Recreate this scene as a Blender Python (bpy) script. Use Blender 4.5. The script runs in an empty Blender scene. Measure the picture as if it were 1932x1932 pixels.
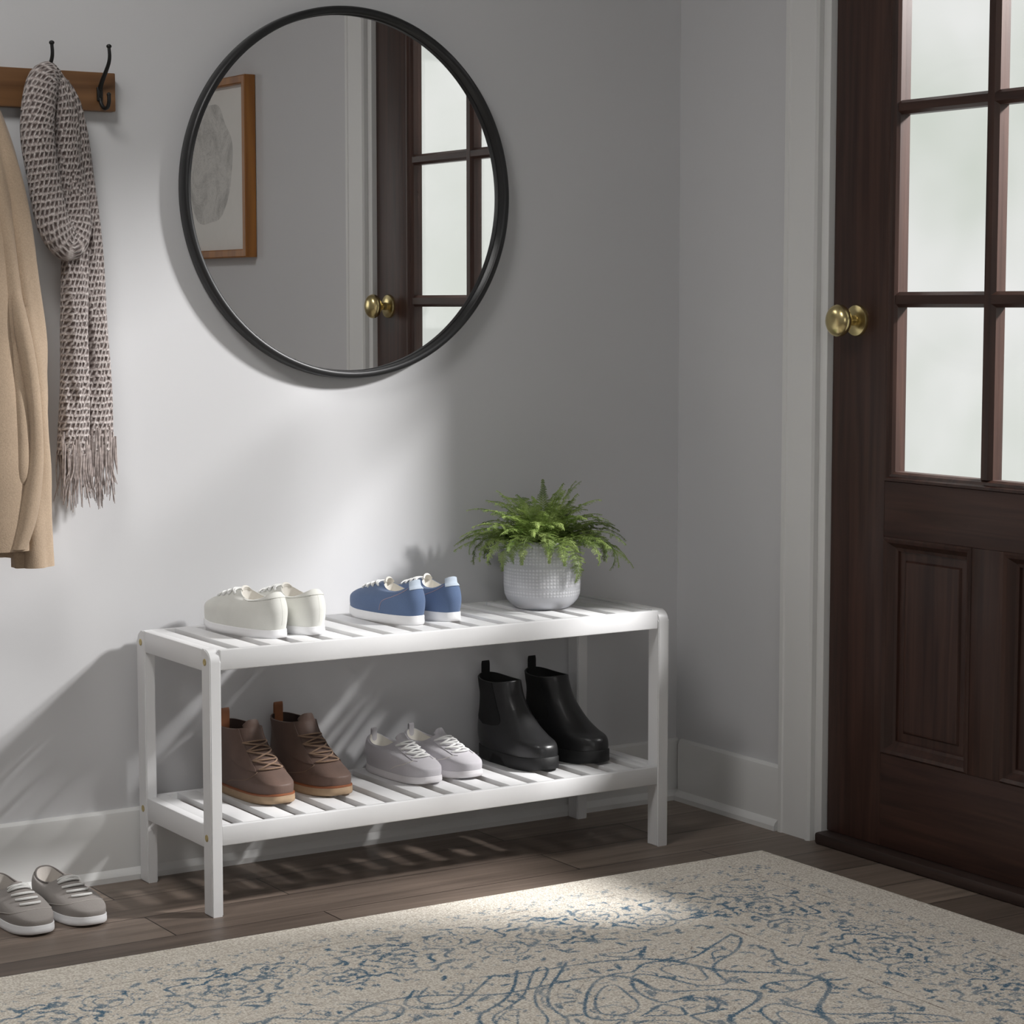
import bpy, bmesh, math, random
import numpy as np
from mathutils import Vector, Matrix
random.seed(7)
S = bpy.context.scene
C = S.collection
PI = math.pi

# ------------------------------------------------------------------ materials
def new_mat(name):
    m = bpy.data.materials.new(name); m.use_nodes = True
    nt = m.node_tree; nt.nodes.clear()
    out = nt.nodes.new('ShaderNodeOutputMaterial')
    b = nt.nodes.new('ShaderNodeBsdfPrincipled')
    nt.links.new(b.outputs[0], out.inputs[0])
    return m, nt, b

def node(nt, kind, **kw):
    n = nt.nodes.new('ShaderNode' + kind)
    for k, v in kw.items():
        if hasattr(n, k): setattr(n, k, v)
        else: n.inputs[k.replace('_', ' ')].default_value = v
    return n

def rgb(r, g, b):                       # sRGB 0-255 -> linear
    f = lambda c: (c/255/12.92) if c/255 <= .04045 else ((c/255+.055)/1.055)**2.4
    return (f(r), f(g), f(b), 1)

def coords(nt, scale=(1, 1, 1), kind='Object', rot=(0, 0, 0), loc=(0, 0, 0)):
    tc = nt.nodes.new('ShaderNodeTexCoord'); mp = nt.nodes.new('ShaderNodeMapping')
    mp.inputs['Scale'].default_value = scale; mp.inputs['Rotation'].default_value = rot
    mp.inputs['Location'].default_value = loc
    nt.links.new(tc.outputs[kind], mp.inputs[0])
    return mp.outputs[0]

def noise_mix(nt, vec, ca, cb, scale=5, detail=4, lo=.35, hi=.65, dist=0):
    n = node(nt, 'TexNoise', Scale=scale, Detail=detail, Distortion=dist)
    nt.links.new(vec, n.inputs['Vector'])
    mr = node(nt, 'MapRange'); mr.inputs[1].default_value = lo; mr.inputs[2].default_value = hi
    nt.links.new(n.outputs[0], mr.inputs[0])
    mx = node(nt, 'Mix', data_type='RGBA')
    mx.inputs[6].default_value = ca; mx.inputs[7].default_value = cb
    nt.links.new(mr.outputs[0], mx.inputs[0])
    return mx.outputs[2], n.outputs[0]

def bump(nt, b, height, strength=.2, dist=.002):
    bp = node(nt, 'Bump', Strength=strength, Distance=dist)
    nt.links.new(height, bp.inputs['Height']); nt.links.new(bp.outputs[0], b.inputs['Normal'])

def simple(name, col, rough=.5, var=.06, scale=30, bstr=0, bscale=300, metal=0, spec=.5, bdist=.001, sheen=0):
    m, nt, b = new_mat(name)
    c2 = tuple(max(0, c*(1-var)) for c in col[:3]) + (1,)
    v = coords(nt)
    o, _ = noise_mix(nt, v, col, c2, scale)
    nt.links.new(o, b.inputs['Base Color'])
    b.inputs['Roughness'].default_value = rough; b.inputs['Metallic'].default_value = metal
    b.inputs['Specular IOR Level'].default_value = spec
    if sheen: b.inputs['Sheen Weight'].default_value = sheen
    if bstr:
        n = node(nt, 'TexNoise', Scale=bscale, Detail=3); nt.links.new(v, n.inputs['Vector'])
        bump(nt, b, n.outputs[0], bstr, bdist)
    return m

def wood(name, ca, cb, axis='z', rough=.4, scale=1., bstr=.15, spec=.5):
    m, nt, b = new_mat(name)
    sc = {'x': (3, 60, 60), 'y': (60, 3, 60), 'z': (60, 60, 3)}[axis]
    v = coords(nt, tuple(s*scale for s in sc))
    o, h = noise_mix(nt, v, ca, cb, 1.0, 6, .3, .7, .6)
    nt.links.new(o, b.inputs['Base Color']); b.inputs['Roughness'].default_value = rough
    b.inputs['Specular IOR Level'].default_value = spec
    bump(nt, b, h, bstr, .001)
    return m

M = {}
M['wall'] = simple('wall_paint', rgb(208, 208, 210), .8, .015, 3, .06, 500, spec=.25)
M['ceiling'] = simple('ceiling_paint', rgb(214, 214, 213), .9, .015, 3)
M['trim'] = simple('trim_paint', rgb(222, 222, 221), .45, .015, 4)
M['white_wood'] = simple('white_lacquer', rgb(226, 226, 227), .4, .02, 8, .04, 200)
M['door_wood'] = wood('door_walnut', rgb(72, 49, 41), rgb(46, 29, 24), 'z', .42, 1., .2, .4)
M['door_wood_h'] = wood('door_walnut_rail', rgb(72, 49, 41), rgb(46, 29, 24), 'y', .42, 1., .2, .4)
M['threshold'] = wood('threshold_wood', rgb(60, 44, 38), rgb(40, 28, 24), 'y', .5)
M['rail_wood'] = wood('rail_oak', rgb(134, 97, 64), rgb(92, 62, 38), 'x', .5, .6)
M['gold_wood'] = wood('gilt_frame', rgb(176, 118, 56), rgb(128, 78, 30), 'z', .35, .5)
M['brass'] = simple('brass', rgb(224, 206, 152), .27, .1, 25, metal=1)
M['bolt'] = simple('bolt_brass', rgb(190, 172, 120), .4, .1, 60, metal=.7)
M['black_iron'] = simple('black_iron', rgb(42, 42, 42), .45, .1, 80, .2, 250, metal=.5)
M['mirror_frame'] = simple('mirror_frame_metal', rgb(50, 50, 51), .38, .08, 12, metal=.4)
M['paper'] = simple('paper', rgb(232, 230, 226), .8, .02)
M['soil'] = simple('soil', rgb(48, 36, 28), .95, .4, 60, .6, 90, bdist=.004)

def mirror_mat():
    m, nt, b = new_mat('mirror_silver')
    b.inputs['Metallic'].default_value = 1; b.inputs['Roughness'].default_value = .0
    b.inputs['Base Color'].default_value = (.90, .90, .90, 1)
    return m
M['mirror'] = mirror_mat()

def glass_mat():
    m, nt, b = new_mat('door_glass')
    t = node(nt, 'BsdfTransparent'); t.inputs[0].default_value = (.98, .98, .98, 1)
    g = node(nt, 'BsdfGlossy', Roughness=.03)
    lw = node(nt, 'LayerWeight', Blend=.5); pw = node(nt, 'Math', operation='POWER'); pw.inputs[1].default_value = 5
    fr = node(nt, 'Math', operation='MULTIPLY_ADD'); fr.inputs[1].default_value = .5; fr.inputs[2].default_value = .025
    nt.links.new(lw.outputs['Facing'], pw.inputs[0]); nt.links.new(pw.outputs[0], fr.inputs[0]); mx = node(nt, 'MixShader')
    nt.links.new(fr.outputs[0], mx.inputs[0]); nt.links.new(t.outputs[0], mx.inputs[1]); nt.links.new(g.outputs[0], mx.inputs[2])
    out = [n for n in nt.nodes if n.type == 'OUTPUT_MATERIAL'][0]
    nt.links.new(mx.outputs[0], out.inputs[0]); nt.nodes.remove(b)
    return m
M['glass'] = glass_mat()

def floor_mat():
    m, nt, b = new_mat('plank_floor')
    v = coords(nt, loc=(.525, 0, 0))
    br = nt.nodes.new('ShaderNodeTexBrick'); br.offset = .66; br.offset_frequency = 2; br.squash = 1
    br.inputs['Scale'].default_value = 1; br.inputs['Brick Width'].default_value = .825
    br.inputs['Row Height'].default_value = .134; br.inputs['Mortar Size'].default_value = .0013
    br.inputs['Mortar Smooth'].default_value = .2; br.inputs['Bias'].default_value = 0
    br.inputs['Color1'].default_value = rgb(146, 131, 119); br.inputs['Color2'].default_value = rgb(108, 95, 86)
    br.inputs['Mortar'].default_value = rgb(36, 29, 25)
    nt.links.new(v, br.inputs['Vector'])
    g = coords(nt, (2.2, 55, 1)); n = node(nt, 'TexNoise', Scale=1, Detail=7, Distortion=1.1, Roughness=.62); nt.links.new(g, n.inputs['Vector'])
    g2 = coords(nt, (1.2, 12, 1)); n2 = node(nt, 'TexNoise', Scale=1, Detail=3, Distortion=2.5); nt.links.new(g2, n2.inputs['Vector'])
    ad = node(nt, 'Math', operation='ADD'); nt.links.new(n.outputs[0], ad.inputs[0]); nt.links.new(n2.outputs[0], ad.inputs[1])
    mr = node(nt, 'MapRange'); mr.inputs[1].default_value = .7; mr.inputs[2].default_value = 1.3; mr.inputs[3].default_value = .62; mr.inputs[4].default_value = 1.18
    nt.links.new(ad.outputs[0], mr.inputs[0])
    mul = node(nt, 'Vector', ) if False else nt.nodes.new('ShaderNodeVectorMath'); mul.operation = 'SCALE'
    nt.links.new(br.outputs[0], mul.inputs[0]); nt.links.new(mr.outputs[0], mul.inputs['Scale'])
    nt.links.new(mul.outputs[0], b.inputs['Base Color'])
    b.inputs['Roughness'].default_value = .42; b.inputs['Specular IOR Level'].default_value = .35
    hm = node(nt, 'Math', operation='MULTIPLY_ADD'); nt.links.new(br.outputs['Fac'], hm.inputs[0]); hm.inputs[1].default_value = -1.5
    nt.links.new(n.outputs[0], hm.inputs[2])
    bump(nt, b, hm.outputs[0], .25, .0015)
    return m
M['floor'] = floor_mat()

def fabric(name, col, var=.15, scale=700, rough=.9, big=12, bstr=.35, sheen=.15):
    """woven cloth: fine thread grain plus slight broad variation"""
    m, nt, b = new_mat(name)
    v = coords(nt)
    c2 = tuple(c*(1-var) for c in col[:3]) + (1,)
    o, h = noise_mix(nt, v, c2, col, scale, 2, .3, .7)
    c3 = tuple(c*.9 for c in (1, 1, 1)) + (1,)
    o2, _ = noise_mix(nt, v, (1, 1, 1, 1), c3, big, 3)
    mx = node(nt, 'Mix', data_type='RGBA', blend_type='MULTIPLY'); mx.inputs[0].default_value = 1
    nt.links.new(o, mx.inputs[6]); nt.links.new(o2, mx.inputs[7]); nt.links.new(mx.outputs[2], b.inputs['Base Color'])
    b.inputs['Roughness'].default_value = rough; b.inputs['Sheen Weight'].default_value = sheen
    b.inputs['Specular IOR Level'].default_value = .2
    bump(nt, b, h, bstr, .0008)
    return m
M['coat'] = fabric('camel_wool', rgb(188, 166, 143), .16, 420, bstr=.5)
M['coat_lining'] = fabric('coat_lining', rgb(150, 122, 96), .1, 500)
M['white_shoe'] = fabric('white_canvas', rgb(226, 226, 220), .04, 900, .7, 12, .1)
M['white_rubber'] = simple('white_rubber', rgb(238, 238, 240), .5, .03, 40)
M['white_lining'] = fabric('white_lining', rgb(232, 228, 220), .05, 900)
M['blue_shoe'] = fabric('blue_canvas', rgb(100, 120, 155), .12, 1000)
M['blue_tab'] = fabric('pale_blue_tab', rgb(196, 208, 222), .05, 900)
M['blue_stitch'] = simple('rose_stitching', rgb(170, 150, 160), .8)
M['brown_leather'] = simple('brown_leather', rgb(102, 80, 70), .6, .22, 18, .2, 350, sheen=.1)
M['brown_tab'] = simple('tan_leather', rgb(140, 88, 56), .55, .15, 40, .1)
M['brown_dark'] = simple('dark_leather_lining', rgb(52, 36, 30), .8, .1)
M['brown_lace'] = fabric('brown_lace', rgb(150, 124, 104), .3, 900)
M['crepe'] = simple('crepe_sole', rgb(172, 146, 118), .7, .15, 50, .2, 200)
M['welt'] = simple('rust_welt', rgb(142, 84, 52), .6, .1, 50)
M['grey_shoe'] = fabric('pale_grey_suede', rgb(200, 197, 202), .06, 900)
M['grey_rubber'] = simple('pale_grey_rubber', rgb(222, 219, 222), .5, .03, 40)
M['lace_white'] = fabric('white_lace', rgb(240, 240, 238), .08, 900)
M['black_leather'] = simple('black_leather', rgb(40, 40, 41), .33, .12, 25, .12, 300)
M['black_elastic'] = simple('black_elastic', rgb(20, 20, 20), .85, .2, 200, .4, 500)
M['black_rubber'] = simple('black_rubber', rgb(27, 27, 28), .6, .1, 60, .2, 150)
M['taupe_shoe'] = fabric('taupe_canvas', rgb(158, 152, 148), .12, 900)
M['taupe_edge'] = fabric('taupe_binding', rgb(104, 98, 95), .1, 900)
M['taupe_lining'] = fabric('taupe_lining', rgb(190, 184, 178), .06, 900)
M['taupe_stitch'] = simple('pale_stitching', rgb(186, 181, 176), .8)

def knit_mat():
    m, nt, b = new_mat('knitted_wool')
    uv = nt.nodes.new('ShaderNodeUVMap'); uv.uv_map = 'UVMap'
    mp = nt.nodes.new('ShaderNodeMapping'); mp.inputs['Scale'].default_value = (118, 84, 1); nt.links.new(uv.outputs[0], mp.inputs[0])
    sp = nt.nodes.new('ShaderNodeSeparateXYZ'); nt.links.new(mp.outputs[0], sp.inputs[0])
    sh = node(nt, 'Math', operation='MULTIPLY_ADD'); nt.links.new(sp.outputs[1], sh.inputs[0]); sh.inputs[1].default_value = .5; nt.links.new(sp.outputs[0], sh.inputs[2])
    cb = nt.nodes.new('ShaderNodeCombineXYZ'); nt.links.new(sh.outputs[0], cb.inputs[0]); nt.links.new(sp.outputs[1], cb.inputs[1])
    ns = node(nt, 'TexNoise', Scale=1.1, Detail=2); nt.links.new(mp.outputs[0], ns.inputs['Vector'])
    ad = nt.nodes.new('ShaderNodeMixRGB'); ad.blend_type = 'LINEAR_LIGHT'; ad.inputs[0].default_value = .14
    nt.links.new(cb.outputs[0], ad.inputs[1]); nt.links.new(ns.outputs[1], ad.inputs[2])
    vo = nt.nodes.new('ShaderNodeTexVoronoi'); vo.feature = 'DISTANCE_TO_EDGE'; vo.inputs['Randomness'].default_value = .22; vo.inputs['Scale'].default_value = 1
    nt.links.new(ad.outputs[0], vo.inputs['Vector'])
    mr = node(nt, 'MapRange'); mr.inputs[1].default_value = .10; mr.inputs[2].default_value = .38
    nt.links.new(vo.outputs['Distance'], mr.inputs[0])
    n2 = node(nt, 'TexNoise', Scale=2.5, Detail=3); nt.links.new(mp.outputs[0], n2.inputs['Vector'])
    cr, _ = noise_mix(nt, mp.outputs[0], rgb(200, 192, 189), rgb(138, 126, 122), 2.2, 3)
    mx = node(nt, 'Mix', data_type='RGBA'); nt.links.new(cr, mx.inputs[6]); mx.inputs[7].default_value = rgb(84, 71, 68)
    nt.links.new(mr.outputs[0], mx.inputs[0]); nt.links.new(mx.outputs[2], b.inputs['Base Color'])
    b.inputs['Roughness'].default_value = .95; b.inputs['Sheen Weight'].default_value = .2; b.inputs['Specular IOR Level'].default_value = .1
    iv = node(nt, 'Math', operation='SUBTRACT'); iv.inputs[0].default_value = 1; nt.links.new(mr.outputs[0], iv.inputs[1])
    bump(nt, b, iv.outputs[0], .9, .004)
    return m
M['knit'] = knit_mat()
M['yarn'] = simple('yarn', rgb(178, 166, 162), .95, .45, 120)

def pot_mat():
    m, nt, b = new_mat('pot_ceramic')
    uv = nt.nodes.new('ShaderNodeUVMap'); uv.uv_map = 'UVMap'
    sx = nt.nodes.new('ShaderNodeSeparateXYZ'); nt.links.new(uv.outputs[0], sx.inputs[0])
    # dimples in rows: |sin(u)| * |sin(v)| with pale bands between
    def wave(src, f):
        a = node(nt, 'Math', operation='MULTIPLY'); nt.links.new(src, a.inputs[0]); a.inputs[1].default_value = f
        s = node(nt, 'Math', operation='SINE'); nt.links.new(a.outputs[0], s.inputs[0])
        ab = node(nt, 'Math', operation='ABSOLUTE'); nt.links.new(s.outputs[0], ab.inputs[0]); return ab.outputs[0]
    wu, wv = wave(sx.outputs[0], PI*70), wave(sx.outputs[1], PI*20)
    mu = node(nt, 'Math', operation='MULTIPLY'); nt.links.new(wu, mu.inputs[0]); nt.links.new(wv, mu.inputs[1])
    wband = wave(sx.outputs[1], PI*3)
    gt = node(nt, 'Math', operation='GREATER_THAN'); nt.links.new(wband, gt.inputs[0]); gt.inputs[1].default_value = .12
    lim = node(nt, 'MapRange'); nt.links.new(sx.outputs[1], lim.inputs[0]); lim.inputs[1].default_value = .2; lim.inputs[2].default_value = .24
    m2 = node(nt, 'Math', operation='MULTIPLY'); nt.links.new(mu.outputs[0], m2.inputs[0]); nt.links.new(gt.outputs[0], m2.inputs[1])
    m3 = node(nt, 'Math', operation='MULTIPLY'); nt.links.new(m2.outputs[0], m3.inputs[0]); nt.links.new(lim.outputs[0], m3.inputs[1])
    mx = node(nt, 'Mix', data_type='RGBA'); mx.inputs[6].default_value = rgb(192, 193, 198); mx.inputs[7].default_value = rgb(216, 216, 220)
    nt.links.new(m3.outputs[0], mx.inputs[0]); nt.links.new(mx.outputs[2], b.inputs['Base Color'])
    b.inputs['Roughness'].default_value = .6
    bump(nt, b, m3.outputs[0], .45, .002)
    return m
M['pot'] = pot_mat()

def frond_mat():
    m, nt, b = new_mat('fern_leaf')
    v = coords(nt)
    o, _ = noise_mix(nt, v, rgb(106, 130, 60), rgb(166, 185, 108), 28, 3)
    oi = nt.nodes.new('ShaderNodeObjectInfo'); rm = node(nt, 'MapRange'); rm.inputs[3].default_value = .72; rm.inputs[4].default_value = 1.12
    nt.links.new(oi.outputs['Random'], rm.inputs[0]); vm = nt.nodes.new('ShaderNodeVectorMath'); vm.operation = 'SCALE'
    nt.links.new(o, vm.inputs[0]); nt.links.new(rm.outputs[0], vm.inputs['Scale']); o = vm.outputs[0]
    nt.links.new(o, b.inputs['Base Color']); b.inputs['Roughness'].default_value = .55
    t = node(nt, 'BsdfTranslucent'); nt.links.new(o, t.inputs[0])
    mx = node(nt, 'MixShader'); mx.inputs[0].default_value = .25
    out = [n for n in nt.nodes if n.type == 'OUTPUT_MATERIAL'][0]
    nt.links.new(b.outputs[0], mx.inputs[1]); nt.links.new(t.outputs[0], mx.inputs[2]); nt.links.new(mx.outputs[0], out.inputs[0])
    return m
M['frond'] = frond_mat()
M['frond_stem'] = simple('fern_stem', rgb(86, 96, 40), .7)

def rug_mat():
    m, nt, b = new_mat('rug_pile')
    at = nt.nodes.new('ShaderNodeAttribute'); at.attribute_name = 'motif'
    sep = nt.nodes.new('ShaderNodeSeparateColor'); nt.links.new(at.outputs['Color'], sep.inputs[0])
    v = coords(nt)
    g = node(nt, 'TexNoise', Scale=330, Detail=1); nt.links.new(v, g.inputs['Vector'])
    base, _ = noise_mix(nt, v, rgb(208, 198, 184), rgb(252, 246, 235), 300, 2, .36, .62)
    wear, _ = noise_mix(nt, v, (.0, .0, .0, 1), (1, 1, 1, 1), 14, 4, .3, .62)
    def layer(prev, ch, col, k):
        s1 = node(nt, 'Math', operation='MULTIPLY_ADD'); nt.links.new(g.outputs[0], s1.inputs[0]); s1.inputs[1].default_value = 2.4; s1.inputs[2].default_value = -1.1+k
        s2 = node(nt, 'Math', operation='ADD'); nt.links.new(s1.outputs[0], s2.inputs[0]); nt.links.new(sep.outputs[ch], s2.inputs[1])
        mr = node(nt, 'MapRange'); nt.links.new(s2.outputs[0], mr.inputs[0]); mr.inputs[1].default_value = .38; mr.inputs[2].default_value = .8
        ml = node(nt, 'Math', operation='MULTIPLY'); nt.links.new(mr.outputs[0], ml.inputs[0]); nt.links.new(sep.outputs[ch], ml.inputs[1])
        w = node(nt, 'Math', operation='MULTIPLY_ADD'); nt.links.new(wear, w.inputs[0]); w.inputs[1].default_value = .6; w.inputs[2].default_value = .6
        m2 = node(nt, 'Math', operation='MULTIPLY'); m2.use_clamp = True; nt.links.new(ml.outputs[0], m2.inputs[0]); nt.links.new(w.outputs[0], m2.inputs[1])
        mx = node(nt, 'Mix', data_type='RGBA'); nt.links.new(m2.outputs[0], mx.inputs[0]); nt.links.new(prev, mx.inputs[6]); mx.inputs[7].default_value = col
        return mx.outputs[2]
    o = layer(base, 1, rgb(112, 92, 80), 0)
    o = layer(o, 0, rgb(86, 120, 144), 0)
    nt.links.new(o, b.inputs['Base Color']); b.inputs['Roughness'].default_value = 1; b.inputs['Specular IOR Level'].default_value = .05
    b.inputs['Sheen Weight'].default_value = .1
    bump(nt, b, g.outputs[0], .7, .003)
    return m
M['rug'] = rug_mat()

def art_mat():
    m, nt, b = new_mat('ink_drawing')
    v = coords(nt)
    n = node(nt, 'TexNoise', Scale=9, Detail=5, Distortion=1.5); nt.links.new(v, n.inputs['Vector'])
    vo = nt.nodes.new('ShaderNodeTexVoronoi'); vo.feature = 'DISTANCE_TO_EDGE'; vo.inputs['Scale'].default_value = 24
    ad = nt.nodes.new('ShaderNodeMixRGB'); ad.blend_type = 'LINEAR_LIGHT'; ad.inputs[0].default_value = .25
    nt.links.new(v, ad.inputs[1]); nt.links.new(n.outputs[1], ad.inputs[2]); nt.links.new(ad.outputs[0], vo.inputs['Vector'])
    mr = node(nt, 'MapRange'); mr.inputs[1].default_value = .0; mr.inputs[2].default_value = .06; mr.inputs[3].default_value = .28; mr.inputs[4].default_value = 0
    nt.links.new(vo.outputs['Distance'], mr.inputs[0])
    mr2 = node(nt, 'MapRange'); mr2.inputs[1].default_value = .45; mr2.inputs[2].default_value = .7; mr2.inputs[3].default_value = .08; mr2.inputs[4].default_value = .4
    nt.links.new(n.outputs[0], mr2.inputs[0])
    a = node(nt, 'Math', operation='ADD'); nt.links.new(mr.outputs[0], a.inputs[0]); nt.links.new(mr2.outputs[0], a.inputs[1])
    mx = node(nt, 'Mix', data_type='RGBA'); mx.inputs[6].default_value = rgb(224, 222, 218); mx.inputs[7].default_value = rgb(96, 96, 96)
    nt.links.new(a.outputs[0], mx.inputs[0]); nt.links.new(mx.outputs[2], b.inputs['Base Color']); b.inputs['Roughness'].default_value = .8
    return m
M['ink'] = art_mat()

# ------------------------------------------------------------------ mesh tools
def finish(bm, name, m, parent=None, smooth=35, loc=None):
    bmesh.ops.recalc_face_normals(bm, faces=bm.faces)
    me = bpy.data.meshes.new(name); bm.to_mesh(me); bm.free()
    me.materials.append(m)
    if smooth:
        for p in me.polygons: p.use_smooth = True
        me.set_sharp_from_angle(angle=math.radians(smooth))
    o = bpy.data.objects.new(name, me); C.objects.link(o)
    if parent: o.parent = parent
    if loc is not None: o.location = loc
    return o

def box(bm, a, b, bev=0, seg=2):
    vs = [bm.verts.new((x, y, z)) for x in (a[0], b[0]) for y in (a[1], b[1]) for z in (a[2], b[2])]
    fs = [(0, 1, 3, 2), (4, 6, 7, 5), (0, 4, 5, 1), (2, 3, 7, 6), (0, 2, 6, 4), (1, 5, 7, 3)]
    faces = [bm.faces.new([vs[i] for i in f]) for f in fs]
    if bev:
        es = list({e for f in faces for e in f.edges})
        bmesh.ops.bevel(bm, geom=es, offset=bev, segments=seg, affect='EDGES', profile=.5)

def boxo(name, a, b, m, parent=None, bev=0, smooth=35):
    bm = bmesh.new(); box(bm, a, b, bev); return finish(bm, name, m, parent, smooth)

def loft(bm, rings, closed=True, cap0=False, cap1=False, uv=None):
    """rings: list of equal-length point lists"""
    R = [[bm.verts.new(p) for p in r] for r in rings]
    n = len(rings[0]); L = (bm.loops.layers.uv.get('UVMap') or bm.loops.layers.uv.new('UVMap')) if uv else None
    for i in range(len(R)-1):
        for j in range(n if closed else n-1):
            k = (j+1) % n
            f = bm.faces.new((R[i][j], R[i][k], R[i+1][k], R[i+1][j]))
            if uv:
                idx = [(i, j), (i, j+1), (i+1, j+1), (i+1, j)]
                for lp, (a, c) in zip(f.loops, idx): lp[L].uv = uv(a, c)
    if cap0: bm.faces.new(R[0][::-1])
    if cap1: bm.faces.new(R[-1])
    return R

def lathe(bm, prof, n=48, axis='z', o=(0, 0, 0), cap0=True, cap1=True, uv=None):
    rings = []
    for r, h in prof:
        ring = []
        for k in range(n):
            a = 2*PI*k/n; c, s = r*math.cos(a), r*math.sin(a)
            p = {'z': (c, s, h), 'x': (h, c, s), 'y': (c, h, s)}[axis]
            ring.append((p[0]+o[0], p[1]+o[1], p[2]+o[2]))
        rings.append(ring)
    return loft(bm, rings, True, cap0, cap1, uv)

def catmull(pts, t):
    """pts: list of tuples, t in [0, len-1]"""
    n = len(pts); i = min(int(t), n-2); u = t-i
    p0, p1, p2, p3 = pts[max(i-1, 0)], pts[i], pts[i+1], pts[min(i+2, n-1)]
    return tuple(.5*((2*b)+(c-a)*u+(2*a-5*b+4*c-d)*u*u+(3*b-a-3*c+d)*u**3) for a, b, c, d in zip(p0, p1, p2, p3))

def smooth_path(pts, sub=6):
    m = (len(pts)-1)*sub
    return [Vector(catmull(pts, i/sub)) for i in range(m+1)]

def tube(bm, path, r, n=8, flat=1., cap=True):
    """round tube; r a number or list"""
    P = [Vector(p) for p in path]; rings = []; up = None
    for i, p in enumerate(P):
        t = (P[min(i+1, len(P)-1)]-P[max(i-1, 0)]).normalized()
        if up is None:
            up = Vector((0, 0, 1)) if abs(t.z) < .9 else Vector((1, 0, 0))
        a = t.cross(up).normalized(); up = a.cross(t).normalized()
        rr = r[i] if isinstance(r, (list, tuple)) else r
        rings.append([p+a*(rr*math.cos(2*PI*k/n))+up*(rr*flat*math.sin(2*PI*k/n)) for k in range(n)])
    loft(bm, rings, True, cap, cap)

def sphere(bm, c, r, sz=1., u=16, v=10):
    mt = Matrix.Translation(c) @ Matrix.Diagonal((1, 1, sz, 1))
    bmesh.ops.create_uvsphere(bm, u_segments=u, v_segments=v, radius=r, matrix=mt)

def thing(name, label, cat, loc=(0, 0, 0), rz=0, group=None):
    o = bpy.data.objects.new(name, None); C.objects.link(o); o.empty_display_size = .05
    o.location = loc; o.rotation_euler = (0, 0, rz); tag(o, label, cat, group); return o

def tag(o, label, cat, group=None):
    o['label'] = label; o['category'] = cat
    if group: o['group'] = group
    return o

def structure(o, label=None):
    o['kind'] = 'structure'
    if label: o['label'] = label
    return o

# ------------------------------------------------------------------ room shell
XL, YF, H = -4.6, -5.3, 2.6
structure(boxo('floor', (XL-.12, YF-.12, -.12), (.12, .12, 0), M['floor']))
structure(boxo('wall_back', (XL-.12, 0, 0), (.12, .12, H), M['wall']))
DY0, DY1, DTOP = -.485, -1.350, 2.06            # door leaf edges along y
bm = bmesh.new()
box(bm, (0, DY0+.03, 0), (.12, 0, H)); box(bm, (0, YF, 0), (.12, DY1-.03, H)); box(bm, (0, DY1-.03, DTOP+.03), (.12, DY0+.03, H))
structure(finish(bm, 'wall_right', M['wall'], smooth=0))
structure(boxo('wall_left', (XL-.12, YF, 0), (XL, 0, H), M['wall'], smooth=0))
WX0, WX1, WZ0, WZ1 = -3.9, -1.9, .9, 2.25       # unseen window behind the camera, added to admit fill light
bm = bmesh.new()
box(bm, (XL-.12, YF-.12, 0), (WX0, YF, H)); box(bm, (WX1, YF-.12, 0), (.12, YF, H))
box(bm, (WX0, YF-.12, 0), (WX1, YF, WZ0)); box(bm, (WX0, YF-.12, WZ1), (WX1, YF, H))
structure(finish(bm, 'wall_front', M['wall'], smooth=0))
structure(boxo('ceiling', (XL-.12, YF-.12, H), (.12, .12, H+.1), M['ceiling'], smooth=0))
# frame and pane of the added front window
w = bpy.data.objects.new('added_window_1', None); C.objects.link(w); structure(w)
bm = bmesh.new()
for a, b in (((WX0, YF-.1, WZ0), (WX0+.05, YF-.04, WZ1)), ((WX1-.05, YF-.1, WZ0), (WX1, YF-.04, WZ1)), ((WX0+.05, YF-.1, WZ0), (WX1-.05, YF-.04, WZ0+.05)),
             ((WX0+.05, YF-.1, WZ1-.05), (WX1-.05, YF-.04, WZ1)), (((WX0+WX1)/2-.02, YF-.1, WZ0+.05), ((WX0+WX1)/2+.02, YF-.04, WZ1-.05))): box(bm, a, b)
finish(bm, 'window_frame', M['trim'], w, 0)
boxo('window_pane', (WX0+.05, YF-.075, WZ0+.05), (WX1-.05, YF-.07, WZ1-.05), M['glass'], w)

def baseboard(name, p0, p1, inward):
    """profiled skirting with a shoe moulding; p0,p1 floor points, inward unit normal"""
    prof = [(0, 0), (.022, 0), (.022, .010), (.019, .016), (.014, .020), (.012, .022), (.012, .120), (.010, .127), (.005, .132), (0, .132)]
    bm = bmesh.new(); rings = []
    for p in (p0, p1):
        rings.append([(p[0]+inward[0]*a, p[1]+inward[1]*a, z) for a, z in prof])
    loft(bm, rings, True, True, True)
    return structure(finish(bm, name, M['trim'], None, 25))
baseboard('baseboard_back', (XL, 0), (0, 0), (0, -1))
baseboard('baseboard_right', (0, -.0225), (0, -.3595), (-1, 0))
baseboard('baseboard_left', (XL, YF), (XL, -.0225), (1, 0))
# far stretch of skirting, beyond the door
baseboard('baseboard_front', (0, -1.4815), (0, YF), (-1, 0))

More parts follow.
